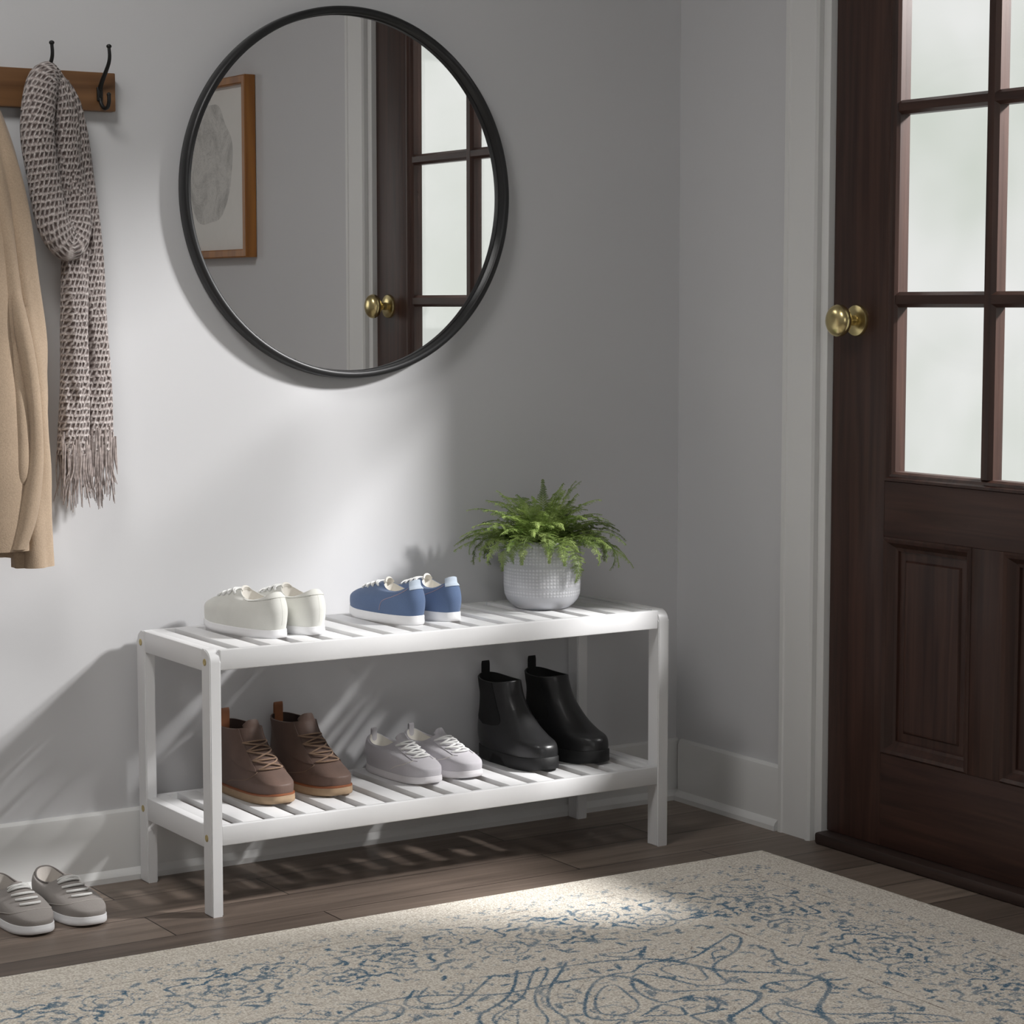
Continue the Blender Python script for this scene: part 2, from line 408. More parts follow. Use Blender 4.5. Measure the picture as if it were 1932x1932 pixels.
# door casing: profiled boards either side and on top, plus jamb and stop
def casing():
    bm = bmesh.new()
    prof = [(0, 0), (0, .012), (.006, .018), (.016, .018), (.018, .015), (.088, .015), (.092, .019), (.098, .019), (.102, .014), (.102, 0)]
    rings = []
    yo0, yo1, zt = -.360, DY1-.125, DTOP+.125
    zi = 0
    # near leg, header, far leg as one mitred sweep
    def pt(d, h, c):
        if c == 0: return (-h, yo0-d, 0)
        if c == 1: return (-h, yo0-d, zt-d)
        if c == 2: return (-h, yo1+d, zt-d)
        return (-h, yo1+d, 0)
    for c in range(4): rings.append([pt(d, h, c) for d, h in prof])
    loft(bm, rings, True, True, True)
    return structure(finish(bm, 'trim_1', M['trim'], None, 20), 'white painted door casing')
casing()
bm = bmesh.new()
for a, b in (((-.004, -.484, 0), (.12, -.462, DTOP+.022)), ((-.004, DY1-.022, 0), (.12, DY1-.001, DTOP+.022)), ((-.004, DY1-.001, DTOP+.002), (.12, -.484, DTOP+.022))): box(bm, a, b, .002)
structure(finish(bm, 'trim_2', M['trim'], None, 30))
structure(boxo('trim_3', (-.022, DY1-.0, 0), (.11, DY0+.002, .024), M['threshold'], None, .006))

# ------------------------------------------------------------------ front door
DX0, DX1 = .008, .05
door = bpy.data.objects.new('door_1', None); C.objects.link(door); structure(door, 'dark walnut front door with glass panes above two panels')
GY0, GY1 = -.640, -1.190          # sash opening, edges of the stiles
MC = -.898
ZB = .05                           # underside
Zs = dict(pb=.205, pt=.622, gb=.728, gt=1.815, top=2.055)
def bd(name, y0, y1, z0, z1, m=None, x0=DX0, x1=DX1, bev=.0015, parent=door):
    return boxo(name, (x0, min(y0, y1), z0), (x1, max(y0, y1), z1), m or M['door_wood'], parent, bev)
Z0 = .0248
bd('stile', DY0-.002, GY0, Z0, Zs['top']); bd('stile', GY1, DY1+.002, Z0, Zs['top'])
bd('bottom_rail', GY0, GY1, Z0, Zs['pb'], M['door_wood_h']); bd('lock_rail', GY0, GY1, Zs['pt'], Zs['gb'], M['door_wood_h'])
bd('top_rail', GY0, GY1, Zs['gt'], Zs['top'], M['door_wood_h'])
PW = .235
bd('mid_stile', GY0-PW, GY1+PW, Zs['pb'], Zs['pt'])
def rect_frame(bm, y0, y1, z0, z1, prof):
    """mitred moulding inside a rectangle; prof = (inset, x)"""
    ym, yM = min(y0, y1), max(y0, y1)
    rings = []
    for cy, cz, sy, sz in ((ym, z0, 1, 1), (yM, z0, -1, 1), (yM, z1, -1, -1), (ym, z1, 1, -1)):
        rings.append([(x, cy+sy*d, cz+sz*d) for d, x in prof])
    rings.append(rings[0])
    loft(bm, rings, False)
# panels: moulding slope in, flat, raised field
for y0, y1 in ((GY0, GY0-PW), (GY1+PW, GY1)):
    bm = bmesh.new()
    rect_frame(bm, y0, y1, Zs['pb'], Zs['pt'], [(0, DX0), (.004, DX0-.004), (.010, DX0-.001), (.020, DX0+.012), (.026, DX0+.014), (.027, DX0+.019), (.043, DX0+.019), (.046, DX0+.0145), (.049, DX0+.0135), (.050, DX0+.0135)])
    ym, yM = min(y0, y1)+.050, max(y0, y1)-.050
    x = DX0+.0135
    f = [bm.verts.new(p) for p in ((x, ym, Zs['pb']+.050), (x, yM, Zs['pb']+.050), (x, yM, Zs['pt']-.050), (x, ym, Zs['pt']-.050))]; bm.faces.new(f)
    bmesh.ops.remove_doubles(bm, verts=bm.verts, dist=1e-5)
    finish(bm, 'raised_panel', M['door_wood'], door, 20)
    bd('panel_back', y0+.01, y1-.01, Zs['pb']-.01, Zs['pt']+.01, None, DX0+.024, DX0+.034, 0)
# glazing: bead moulding, bars, panes
bm = bmesh.new()
BI = .018
rect_frame(bm, GY0, GY1, Zs['gb'], Zs['gt'], [(0, DX0), (.001, DX0-.003), (.006, DX0-.003), (.009, DX0+.002), (.014, DX0+.004), (BI, DX0+.010), (BI, DX0+.034), (0, DX0+.034)])
finish(bm, 'glazing_bead', M['door_wood'], door, 20)
gy0, gy1, gz0, gz1 = GY0-BI, GY1+BI, Zs['gb']+BI, Zs['gt']-BI
bw = .0145
bars = [(1.055, 1.084), (1.413, 1.439)]
def bar_profile(bm, axis, c, half, lo, hi):
    pr = [(-half, DX0+.034), (-half, DX0+.012), (-half*.55, DX0+.004), (half*.55, DX0+.004), (half, DX0+.012), (half, DX0+.034)]
    rings = [[(x, c+d, e) if axis == 'z' else (x+.0006, e, c+d) for d, x in pr] for e in (lo, hi)]
    loft(bm, rings, True, True, True)
bm = bmesh.new(); bar_profile(bm, 'z', MC, bw, gz0, gz1); finish(bm, 'vertical_glazing_bar', M['door_wood'], door, 20)
for a, b in bars:
    bm = bmesh.new(); bar_profile(bm, 'y', (a+b)/2, (b-a)/2, gy1, gy0); finish(bm, 'horizontal_glazing_bar', M['door_wood_h'], door, 20)
zz = [gz0] + [z for b in bars for z in b] + [gz1]
for i in range(3):
    for y0, y1 in ((gy0, MC+bw), (MC-bw, gy1)):
        boxo('glass_pane', (DX0+.020, min(y0, y1), zz[2*i]), (DX0+.024, max(y0, y1), zz[2*i+1]), M['glass'], door, 0, 0)
for ky, kz in ((-.557, 1.030), (-1.285, 1.056)):
    bm = bmesh.new()
    lathe(bm, [(.0305, DX0), (.0305, DX0-.003), (.029, DX0-.006), (.022, DX0-.008), (.014, DX0-.010)], 40, 'x', (0, ky, kz))
    ro = finish(bm, 'knob_rosette', M['brass'], door, 40)
    bm = bmesh.new()
    pr = [(.0105, DX0-.009), (.0095, DX0-.018), (.0095, DX0-.024), (.013, DX0-.029), (.021, DX0-.033), (.0275, DX0-.038), (.0305, DX0-.044), (.031, DX0-.049), (.029, DX0-.055), (.024, DX0-.060), (.015, DX0-.0635), (.006, DX0-.0648)]
    lathe(bm, pr, 40, 'x', (0, ky, kz)); finish(bm, 'door_knob', M['brass'], door, 60)

# ------------------------------------------------------------------ round mirror
MX, MZ, MR = -.797, 1.271, .3525
mir = thing('round_mirror', 'large round mirror with a thin black metal frame on the back wall', 'mirror', (MX, 0, MZ))
bm = bmesh.new()
prof = [(MR-.004, -.001), (MR, -.006), (MR, -.026), (MR-.002, -.030), (MR-.005, -.032), (MR-.011, -.032), (MR-.0135, -.030), (MR-.0145, -.027), (MR-.0145, -.012), (MR-.016, -.010), (MR-.016, -.001)]
R_ = lathe(bm, prof, 160, 'y', (0, 0, 0), False, False)
for k in range(160):
    bm.faces.new((R_[-1][k], R_[-1][(k+1) % 160], R_[0][(k+1) % 160], R_[0][k]))
finish(bm, 'mirror_frame', M['mirror_frame'], mir, 40)
bm = bmesh.new(); lathe(bm, [(MR-.0158, -.0095), (MR-.0158, -.012)], 160, 'y'); finish(bm, 'mirror_glass', M['mirror'], mir, 20)

# ------------------------------------------------------------------ framed drawing on the right wall (seen in the mirror)
PY0, PY1, PZ0, PZ1 = -2.035, -2.60, 1.196, 1.712
pic = thing('framed_drawing', 'gilt wooden frame holding a grey ink drawing, reflected in the round mirror', 'picture', (0, (PY0+PY1)/2, PZ0))
ox = Vector((0, -(PY0+PY1)/2, -PZ0))
bm = bmesh.new(); hw, hh = (PY0-PY1)/2, PZ1-PZ0
rings = []
prof = [(0, -.002), (0, -.034), (.003, -.036), (.020, -.036), (.023, -.033), (.023, -.016)]
for cy, cz, sy, sz in ((-hw, 0, 1, 1), (hw, 0, -1, 1), (hw, hh, -1, -1), (-hw, hh, 1, -1), (-hw, 0, 1, 1)):
    rings.append([(x, cy+sy*d, cz+sz*d) for d, x in prof])
loft(bm, rings, False); bmesh.ops.remove_doubles(bm, verts=bm.verts, dist=1e-6); finish(bm, 'picture_frame', M['gold_wood'], pic, 20)
boxo('paper_sheet', (-.016, -hw+.001, .001), (-.003, hw-.001, hh-.001), M['paper'], pic)
bm = bmesh.new(); c = []
rnd = random.Random(3); n = 90
ph = [(rnd.uniform(0, 6.28), rnd.uniform(.02, .05)/k**.5) for k in range(1, 9)]
for k in range(n):
    a = 2*PI*k/n; q = 1+sum(am*math.sin((i+2)*a+p) for i, (p, am) in enumerate(ph))
    c.append(bm.verts.new((-.0163, .165*math.cos(a)*q*(.92+.08*math.sin(a)), hh*.53+.185*math.sin(a)*q)))
bm.faces.new(c); finish(bm, 'ink_drawing', M['ink'], pic, 0)

# ------------------------------------------------------------------ coat rack on the back wall
rack = thing('coat_rack', 'brown wooden wall rail with black iron double hooks above the scarf', 'coat rack', (-1.70, 0, 1.438))
BX0, BX1 = -.55, .424
bm = bmesh.new(); box(bm, (BX0, -.022, -.034), (BX1, -.001, .034), .002); finish(bm, 'board', M['rail_wood'], rack)
HOOKS = [-1.307, -1.413, -1.60, -1.80, -2.0, -2.15]
for hx in HOOKS:
    x = hx+1.70
    bm = bmesh.new()
    box(bm, (x-.0055, -.0265, -.017), (x+.0055, -.021, .008), .002)
    hk = finish(bm, 'hook_plate', M['black_iron'], rack)
    bm = bmesh.new()
    pth = smooth_path([(x, -.025, .004), (x+.001, -.034, .018), (x+.003, -.047, .034), (x+.004, -.058, .048), (x+.004, -.062, .060), (x+.003, -.062, .074)], 5)
    tube(bm, pth, [.0042-.0014*i/len(pth) for i in range(len(pth))], 10)
    sphere(bm, (x+.003, -.062, .076), .0048, .8)
    finish(bm, 'upper_prong', M['black_iron'], hk, 60)
    bm = bmesh.new()
    pth = smooth_path([(x, -.025, -.012), (x+.001, -.028, -.022), (x+.003, -.036, -.030), (x+.005, -.046, -.029), (x+.006, -.051, -.020), (x+.006, -.051, -.008)], 5)
    tube(bm, pth, .0034, 10); sphere(bm, (x+.006, -.051, -.007), .004)
    finish(bm, 'lower_prong', M['black_iron'], hk, 60)

# ------------------------------------------------------------------ knitted scarf over the second hook
def strap(bm, path, width, thick, normals=None, curl=.25, n=14, wav=0):
    """flattened knit band; path points, width list, thick list; normal is facing -y unless given"""
    rings = []; dist = [0]
    for i in range(1, len(path)): dist.append(dist[-1]+(path[i]-path[i-1]).length)
    for i, p in enumerate(path):
        t = (path[min(i+1, len(path)-1)]-path[max(i-1, 0)]).normalized()
        nv = normals[i] if normals else Vector((0, -1, 0))
        s = t.cross(nv).normalized(); nv = s.cross(t).normalized()
        w, th = width[i], thick[i]; ring = []
        for k in range(2*n):
            a = 2*PI*k/(2*n); ca, sa = math.cos(a), math.sin(a)
            e = .55
            u = math.copysign(abs(ca)**e, ca); v = math.copysign(abs(sa)**.8, sa)
            off = th*v*(1-.15*abs(u)) + curl*th*(1-u*u) + wav*th*math.sin(7*u+dist[i]*25)*.35
            ring.append(p+s*(w*u)+nv*off)
        rings.append(ring)
    wmax = max(width)
    per = 2*n
    mid = rings[len(rings)//2]; arc = [0]
    for j in range(per): arc.append(arc[-1]+(mid[(j+1) % per]-mid[j]).length)
    def uv(i, j): return (arc[j], dist[i])
    loft(bm, rings, True, True, True, uv)
def lerp_list(vals, m):
    return [catmull([(v,) for v in vals], i/(m-1)*(len(vals)-1))[0] for i in range(m)]
scarf = thing('scarf', 'grey brown chunky knitted scarf with a fringe, looped over a black hook', 'scarf', (-1.418, -.03, 1.46))
so = Vector((1.404, .03, -1.46))
# drooping loop: down the left, round the bottom, up the right
P_ = smooth_path([(-1.388, -.046, 1.462), (-1.415, -.062, 1.440), (-1.431, -.076, 1.36), (-1.424, -.084, 1.28), (-1.409, -.088, 1.200), (-1.381, -.084, 1.166), (-1.361, -.070, 1.200), (-1.365, -.058, 1.28), (-1.372, -.050, 1.36), (-1.380, -.046, 1.45)], 6)
m = len(P_)
bm = bmesh.new()
strap(bm, [p+so for p in P_], lerp_list([.024, .029, .030, .029, .030, .030, .029, .028, .026, .020], m), lerp_list([.012, .016, .018, .017, .015, .012, .011, .012, .012, .012], m), curl=.5)
finish(bm, 'loop', M['knit'], scarf, 70)
def tail(name, pts, ws, ths):
    P2 = smooth_path(pts, 7); m = len(P2); bm = bmesh.new()
    strap(bm, [p+so for p in P2], lerp_list(ws, m), lerp_list(ths, m), curl=.4, wav=.6)
    o = finish(bm, name, M['knit'], scarf, 70)
    bm = bmesh.new(); rr = random.Random(hash(name) % 99 if False else len(pts)*7+int(ws[0]*1e4)); e = P2[-1]+so; w = ws[-1]
    for k in range(84):
        u = rr.uniform(-1, 1); front = k % 2; dep = -(ths[-1]*(1.25-.35*u*u)+.001) if front else rr.uniform(-.8, .9)*ths[-1]
        L = rr.uniform(.03, .085)*(1.25-.35*u*u); x0 = e.x+u*w*.97; y0 = e.y+dep; zt = e.z+(rr.uniform(.0, .045) if front else .006)
        q = [(x0, y0, zt), (x0+rr.uniform(-.003, .003), y0+rr.uniform(-.002, .002), e.z-L*.4), (x0+u*.005+rr.uniform(-.007, .007), y0+rr.uniform(-.004, .004), e.z-L)]
        tube(bm, smooth_path(q, 4), [.0021-.0014*i/8 for i in range(9)], 5)
    finish(bm, 'fringe', M['yarn'], o, 60)
tail('tail', [(-1.392, -.044, 1.463), (-1.372, -.052, 1.40), (-1.363, -.056, 1.25), (-1.361, -.060, 1.10), (-1.365, -.061, .95), (-1.369, -.060, .795)], [.018, .022, .023, .024, .026, .029], [.011, .014, .016, .017, .017, .015])
tail('tail', [(-1.390, -.036, 1.463), (-1.356, -.040, 1.41), (-1.334, -.042, 1.27), (-1.322, -.042, 1.10), (-1.316, -.042, .95), (-1.314, -.042, .800)], [.014, .019, .022, .024, .026, .028], [.009, .012, .014, .015, .015, .014])

# ------------------------------------------------------------------ camel coat on the next hook
coat = thing('coat', 'long camel beige wool coat hanging at the left end of the rail', 'coat', (-1.634, -.05, 1.44))
co = Vector((1.62, .05, -1.44))
def lin(xs, ys, x):
    return float(np.interp(x, xs, ys))
def body_ring(z, n=72):
    zs = [.62, .80, 1.00, 1.15, 1.30, 1.38, 1.44]
    hwid = lin(zs, [.176, .172, .164, .154, .128, .085, .052], z)
    dep = lin(zs, [.050, .050, .046, .042, .036, .032, .028], z)
    t = (1.44-z)/.82; ring = []
    for k in range(n):
        a = 2*PI*k/n; c, s = math.cos(a), math.sin(a)
        x = -1.62+hwid*math.copysign(abs(c)**.75, c)
        y = dep*math.copysign(abs(s)**.7, s)
        if s < 0:
            f = (.55*math.sin(34*x+1.2+1.3*z)+.35*math.sin(71*x+2.6*z)+.25*math.sin(118*x-3*z))*.011*min(1, t*1.6)*(-s)**.5
            y += f
        ring.append(Vector((x, -.060+y, z+ (.008*math.sin(23*x) if z < .63 else 0)))+co)
    return ring
bm = bmesh.new(); loft(bm, [body_ring(.622+.818*i/40) for i in range(41)], True, True, True)
finish(bm, 'coat_body', M['coat'], coat, 60)
def sleeve(sx):
    ctr = [(-1.524, -.070, 1.405), (-1.503, -.086, 1.29), (-1.488, -.095, 1.12), (-1.478, -.100, .98), (-1.472, -.100, .84), (-1.466, -.097, .72), (-1.462, -.095, .604)]
    rx = [.024, .036, .040, .043, .043, .040, .036]; ry = [.026, .032, .034, .035, .034, .031, .028]
    pts = smooth_path(ctr, 9); m = len(pts); RX = lerp_list(rx, m); RY = lerp_list(ry, m); rings = []
    n = 40
    for i, p in enumerate(pts):
        v = i/(m-1); ring = []
        for k in range(n):
            a = 2*PI*k/n; c, s = math.cos(a), math.sin(a)
            wr = 1+.07*math.sin(3*a+7*v)+.075*math.sin(5*a-11*v+1)+.05*math.sin(24*v+2.5*a)*(1-abs(2*v-1))
            cr = -.42*math.exp(-((a-4.35-.5*math.sin(5*v))/.17)**2)*min(1, 3*v)*(1-.5*v)
            q = wr+cr
            ring.append(Vector((p.x+RX[i]*c*q, p.y+RY[i]*s*q, p.z)))
        rings.append(ring)
    # turn-in at the cuff
    last = rings[-1]; cc = sum((Vector(q) for q in last), Vector())/n
    rings.append([cc+(q-cc)*.90+Vector((0, 0, .001)) for q in last]); rings.append([cc+(q-cc)*.85+Vector((0, 0, .05)) for q in last])
    out = []
    for r in rings:
        rr = []
        for q in r:
            x = q.x if sx > 0 else -3.24-q.x
            rr.append(Vector((x, q.y, q.z))+co)
        out.append(rr)
    bm = bmesh.new(); loft(bm, out, True, True, True); finish(bm, 'sleeve', M['coat'], coat, 60)
sleeve(1); sleeve(-1)
# front edge facing that folds over beside the sleeve, with its pocket welt
pts = smooth_path([(-1.560, -.107, 1.40), (-1.535, -.118, 1.20), (-1.526, -.124, 1.0), (-1.520, -.126, .82), (-1.512, -.120, .636)], 8); m = len(pts)
bm = bmesh.new(); rings = []
for i, p in enumerate(pts):
    v = i/(m-1); w = .020+.014*v
    rings.append([p+co+Vector((w*math.cos(a)*(1+.1*math.sin(9*v)), .012*math.sin(a)+.004*math.sin(6*v), 0)) for a in [2*PI*k/20 for k in range(20)]])
loft(bm, rings, True, True, True); finish(bm, 'front_edge', M['coat'], coat, 60)
def ridge(name, pts_, r_, fl):
    q = smooth_path(pts_, 8); mm = len(q); rs = lerp_list(r_, mm); bm = bmesh.new(); rg = []
    for i, p in enumerate(q):
        rg.append([p+co+Vector((rs[i]*math.cos(a)*(1+.12*math.sin(a*2+i*.2)), fl*rs[i]*math.sin(a), 0)) for a in [2*PI*k/24 for k in range(24)]])
    loft(bm, rg, True, True, True); finish(bm, name, M['coat'], coat, 60)
ridge('front_flap', [(-1.494, -.120, 1.10), (-1.488, -.132, 1.03), (-1.476, -.136, .95), (-1.467, -.136, .86), (-1.467, -.134, .785), (-1.482, -.130, .70), (-1.500, -.126, .640)], [.007, .012, .013, .013, .014, .016, .015], 1.0)
ridge('flap_lining', [(-1.497, -.122, 1.0), (-1.492, -.128, .92), (-1.490, -.130, .84), (-1.490, -.128, .765), (-1.492, -.118, .735)], [.006, .011, .014, .014, .006], .9)
bm = bmesh.new(); cpts = smooth_path([(-.058, -.002, -.03), (-.04, -.046, .0), (0, -.056, -.012), (.04, -.046, .0), (.058, -.002, -.03)], 6)
strap(bm, cpts, [.024]*len(cpts), [.007]*len(cpts), [Vector((0, -.3, 1)).normalized()]*len(cpts)); finish(bm, 'collar', M['coat'], coat, 60)

# ------------------------------------------------------------------ shoe bench
BXL, BXR, BYF, BYB, BH = -1.253, -.273, -.338, -.025, .468
LW, LD = .021, .034
TOPZ, LOWZ = .466, .158
bench = thing('shoe_bench', 'white slatted two tier shoe bench against the back wall', 'shoe bench', ((BXL+BXR)/2, BYF, 0))
bo = Vector((-(BXL+BXR)/2, -BYF, 0))
def bb(name, a, b, bev=.0025, par=bench, m=None):
    return boxo(name, tuple(Vector(a)+bo), tuple(Vector(b)+bo), m or M['white_wood'], par, bev)
def leg(x0, x1, front):
    y0, y1 = (BYF, BYF+LD) if front else (BYB-LD, BYB)
    r = .022; bm = bmesh.new(); prof = []
    # outline in (y, z): outer top corner rounded
    pts = []
    oy, iy, sg = (y0, y1, 1) if front else (y1, y0, -1)
    pts += [(oy, 0), ]
    for k in range(9):
        a = PI-(PI/2)*k/8
        pts.append((oy+sg*(r+r*math.cos(a)), BH-r+r*math.sin(a)))
    pts += [(iy, BH), (iy, 0)]
    loft(bm, [[Vector((x, y, z))+bo for y, z in pts] for x in (x0, x1)], True, True, True)
    es = [e for e in bm.edges if abs(e.verts[0].co.x-e.verts[1].co.x) < 1e-6]
    bmesh.ops.bevel(bm, geom=es, offset=.002, segments=2, affect='EDGES')
    return finish(bm, 'leg', M['white_wood'], bench, 30)
legs = {}
for x0, x1 in ((BXL, BXL+LW), (BXR-LW-.004, BXR)):
    for fr in (True, False): legs[(x0, fr)] = leg(x0, x1, fr)
for z0, z1, tt in ((.432, .468, TOPZ), (.124, .1595, LOWZ)):
    bb('front_rail', (BXL+LW, BYF+.001, z0), (BXR-LW-.004, BYF+.0135, z1))
    bb('back_rail', (BXL+LW, BYB-.0135, z0), (BXR-LW-.004, BYB-.001, tt-.0005))
    for x0, x1 in ((BXL+.0006, BXL+LW-.001), (BXR-LW-.003, BXR-.0006)):
        bb('side_rail', (x0, BYF+LD, z0-.003 if tt == TOPZ else z0-.006), (x1, BYB-LD, z1))
    bm = bmesh.new()
    p = .0617; g = .0225
    xs = [BXL+LW] + [-1.195+k*p for k in range(15)] + [BXR-LW-.004]
    for i in range(16):
        a = xs[i]+(g/2 if i > 0 else 0); b = xs[i+1]-(g/2 if i < 15 else 0)
        box(bm, Vector((a, BYF+.0135, tt-.011))+bo, Vector((b, BYB-.0135, tt))+bo, .0015)
    for yy in (BYF+.0135, BYB-.0305):
        box(bm, Vector((BXL+LW, yy, tt-.026))+bo, Vector((BXR-LW-.004, yy+.017, tt-.0115))+bo)
    finish(bm, 'slat_seat' if tt == TOPZ else 'slat_shelf', M['white_wood'], bench, 30)
for z in (.446, .137):
    for y in (BYF+.020, BYB-.017):
        bm = bmesh.new(); lathe(bm, [(.0062, BXL+bo.x+.001), (.0062, BXL+bo.x-.0006), (.0045, BXL+bo.x-.0012), (.002, BXL+bo.x-.0006)], 20, 'x', (0, y+bo.y, z)); finish(bm, 'bolt', M['bolt'], bench, 30)

# ------------------------------------------------------------------ footwear
class Upper:
    """shoe upper as stacked rings; ring = (y_back, y_front, half_width, z_back, z_mid, z_front, widen)"""
    def __init__(s, rings, N=64, ex=.86, bend=0.):
        s.R = rings; s.N = N; s.K = len(rings)-1; s.ex = ex; s.bend = bend
    def pt(s, th, v):
        yb, yf, hw, zb, zm, zf, wd = catmull(s.R, max(0, min(1, v))*s.K)
        c, q = math.cos(th), math.sin(th)
        cc = math.copysign(abs(c)**s.ex, c); ss = math.copysign(abs(q)**s.ex, q)
        u = (c+1)/2
        z = zb*(1-u)*(1-2*u)+4*zm*u*(1-u)+zf*u*(2*u-1)
        y = (yb+yf)/2+(yf-yb)/2*cc
        x = hw*ss*(1+wd*c)+s.bend*((y/.22)**2)
        return Vector((x, y, z))
    def nrm(s, th, v):
        e = .01
        a = s.pt(th+e, v)-s.pt(th-e, v); b = s.pt(th, min(1, v+e))-s.pt(th, max(0, v-e))
        n = b.cross(a)
        if n.length < 1e-12: return Vector((0, 0, 1))
        n.normalize(); p = s.pt(th, v)
        return n
    def off(s, th, v, d): return s.pt(th, v)+s.nrm(th, v)*d
    def ring(s, v): return [s.pt(2*PI*k/s.N, v) for k in range(s.N)]

def rot_mirror(bm, mx):
    if mx:
        for v in bm.verts: v.co.x = -v.co.x

def shoe(name, label, cat, group, loc, rz, mirror, kind, sole_m, upper_m, lining_m, lace_m=None, extra=None, scale=1.):
    """local frame: heel at y=0, toe towards +y"""
    t = thing(name, label, cat, loc, rz, group); t.scale = scale if isinstance(scale, tuple) else (scale,)*3
    kind = dict(kind); kind['rings'] = [tuple(min(q, kind['sole']-.003) if 3 <= i <= 5 else q for i, q in enumerate(kind['rings'][0]))]+list(kind['rings'][1:])
    U = Upper(kind['rings'], bend=kind.get('bend', .004), ex=kind.get('ex', .86))
    def fin(bm, nm, m, par=t, sm=50):
        rot_mirror(bm, mirror); return finish(bm, nm, m, par, sm)
    sg = 1
    # sole
    st = kind['sole']; spr = kind.get('spring', .006); grow = kind.get('grow', .0025); N = 72
    r0 = kind['rings'][0]
    def sole_ring(g, z, lift=1.):
        ring = []
        for k in range(N):
            th = 2*PI*k/N; c, q = math.cos(th), math.sin(th)
            cc = math.copysign(abs(c)**U.ex, c); ss = math.copysign(abs(q)**U.ex, q)
            y = (r0[0]+r0[1])/2+((r0[1]-r0[0])/2+g)*cc; x = (r0[2]+g)*ss*(1+r0[6]*c)+U.bend*((y/.22)**2)
            u = max(0, (y-.70*r0[1])/(.3*r0[1])); h = max(0, (.06*r0[1]-y)/(.06*r0[1]))
            ring.append(Vector((x, y, z+lift*(spr*u*u+.3*spr*h*h))))
        return ring
    bm = bmesh.new()
    if kind.get('heel'):
        hs = kind['heel']       # heel block height: arch raised between heel and ball
        def arch(r):
            for p in r:
                y = p.y/r0[1]
                if .36 < y < .60: p.z += hs*min(1, (y-.36)/.02)*min(1, max(0, (.60-y)/.10))
            return r
        rg = [arch(sole_ring(grow-.001, 0)), arch(sole_ring(grow, .002))] + [sole_ring(grow, st-.0015, .7), sole_ring(grow-.0015, st, .7), sole_ring(-.004, st+.0005, .7)]
    else:
        rg = [sole_ring(grow-.002, 0), sole_ring(grow-.0003, .002), sole_ring(grow, .005), sole_ring(grow, st*.55), sole_ring(grow-.0004, st*.6), sole_ring(grow-.0002, st-.002, .7), sole_ring(grow-.001, st, .7), sole_ring(-.004, st+.0005, .7)]
    loft(bm, rg, True, True, True); so_ = fin(bm, 'sole', sole_m)
    if kind.get('welt'):
        bm = bmesh.new(); loft(bm, [sole_ring(grow-.0018, st-.001, .7), sole_ring(grow-.0003, st, .7), sole_ring(grow-.0005, st+.0026, .7), sole_ring(-.001, st+.004, .7), sole_ring(-.003, st+.0015, .7)], True); fin(bm, 'welt', kind['welt'], so_)
    # upper, rolled collar
    V = 34; rings = [U.ring(i/V) for i in range(V+1)]
    top = rings[-1]; cen = sum(top, Vector())/len(top)
    def inset(r, d, dz):
        out = []
        for p in r:
            h = Vector((cen.x-p.x, cen.y-p.y, 0)); L = h.length or 1
            out.append(p+h*(min(d, L*.8)/L)+Vector((0, 0, dz)))
        return out
    rings += [inset(top, .0012, .0008), inset(top, .0026, .0002)]
    bm = bmesh.new(); loft(bm, rings, True, True, False); up = fin(bm, 'upper', upper_m)
    bm = bmesh.new(); fl = kind['sole']+.006; ins = []
    for i in range(7):
        f = i/6; r = []
        for p in inset(top, .0026+.004*math.sin(f*PI*.5), 0): r.append(Vector((p.x, p.y, p.z*(1-f)+fl*f)))
        ins.append(r)
    loft(bm, ins, True, False, True); fin(bm, 'lining', lining_m)
    # tongue: follows the instep and rises past the collar
    if kind.get('tongue'):
        tv0, tth, trise, tback = kind['tongue']; bm = bmesh.new(); rows = []
        for i in range(15):
            f = i/14; row = []
            for k in range(13):
                th = tth*(-1+2*k/12); v = tv0+(1-tv0)*min(1, f/.6)
                p = U.off(th, v, -.0012)
                if f > .6:
                    g = (f-.6)/.4; e = 1-(abs(-1+2*k/12))**3*.55
                    p = p+Vector((0, -tback*g*g*.6-tback*g*.4, trise*g*e))
                row.append(p)
            rows.append(row)
        fwd = Vector((0, .003, .002))
        outer = [[p+fwd*.35 for p in r] for r in rows]; inner = [[p-fwd for p in r] for r in rows]
        full = [o_+i_[::-1] for o_, i_ in zip(outer, inner)]
        loft(bm, full, True, True, True); tg = fin(bm, 'tongue', kind.get('tongue_m', upper_m))
    # laces
    if lace_m and kind.get('laces'):
        lv = kind['laces']; lr = kind.get('lace_r', .0019); bm = bmesh.new()
        def strand(th0, v0, th1, v1, lift):
            P3 = []
            for i in range(11):
                f = i/10; P3.append(U.off(th0+(th1-th0)*f, v0+(v1-v0)*f, lr*.7+lift*math.sin(PI*f)))
            tube(bm, P3, lr, 7)
        ths = kind['lace_th']
        for i, v in enumerate(lv):
            a = ths[i]
            if i == 0 or kind.get('bars'): strand(-a, v, a, v, .0022)
            if kind.get('cross') is False:
                if i == len(lv)-1: strand(-a, v, a*.9, v+.05, .004); strand(a, v, -a*.9, v+.05, .0055)
            elif i < len(lv)-1:
                b = ths[i+1]; strand(-a, v, b, lv[i+1], .0026); strand(a, v, -b, lv[i+1], .0040)
        if kind.get('bow'):
            v = lv[-1]; p = U.off(0, v, .004)
            for sx in (-1, 1):
                tube(bm, smooth_path([p, p+Vector((sx*.010, .004, .004)), p+Vector((sx*.020, .010, -.004)), p+Vector((sx*.024, .018, -.014))], 5), lr, 7)
        fin(bm, 'laces', lace_m)
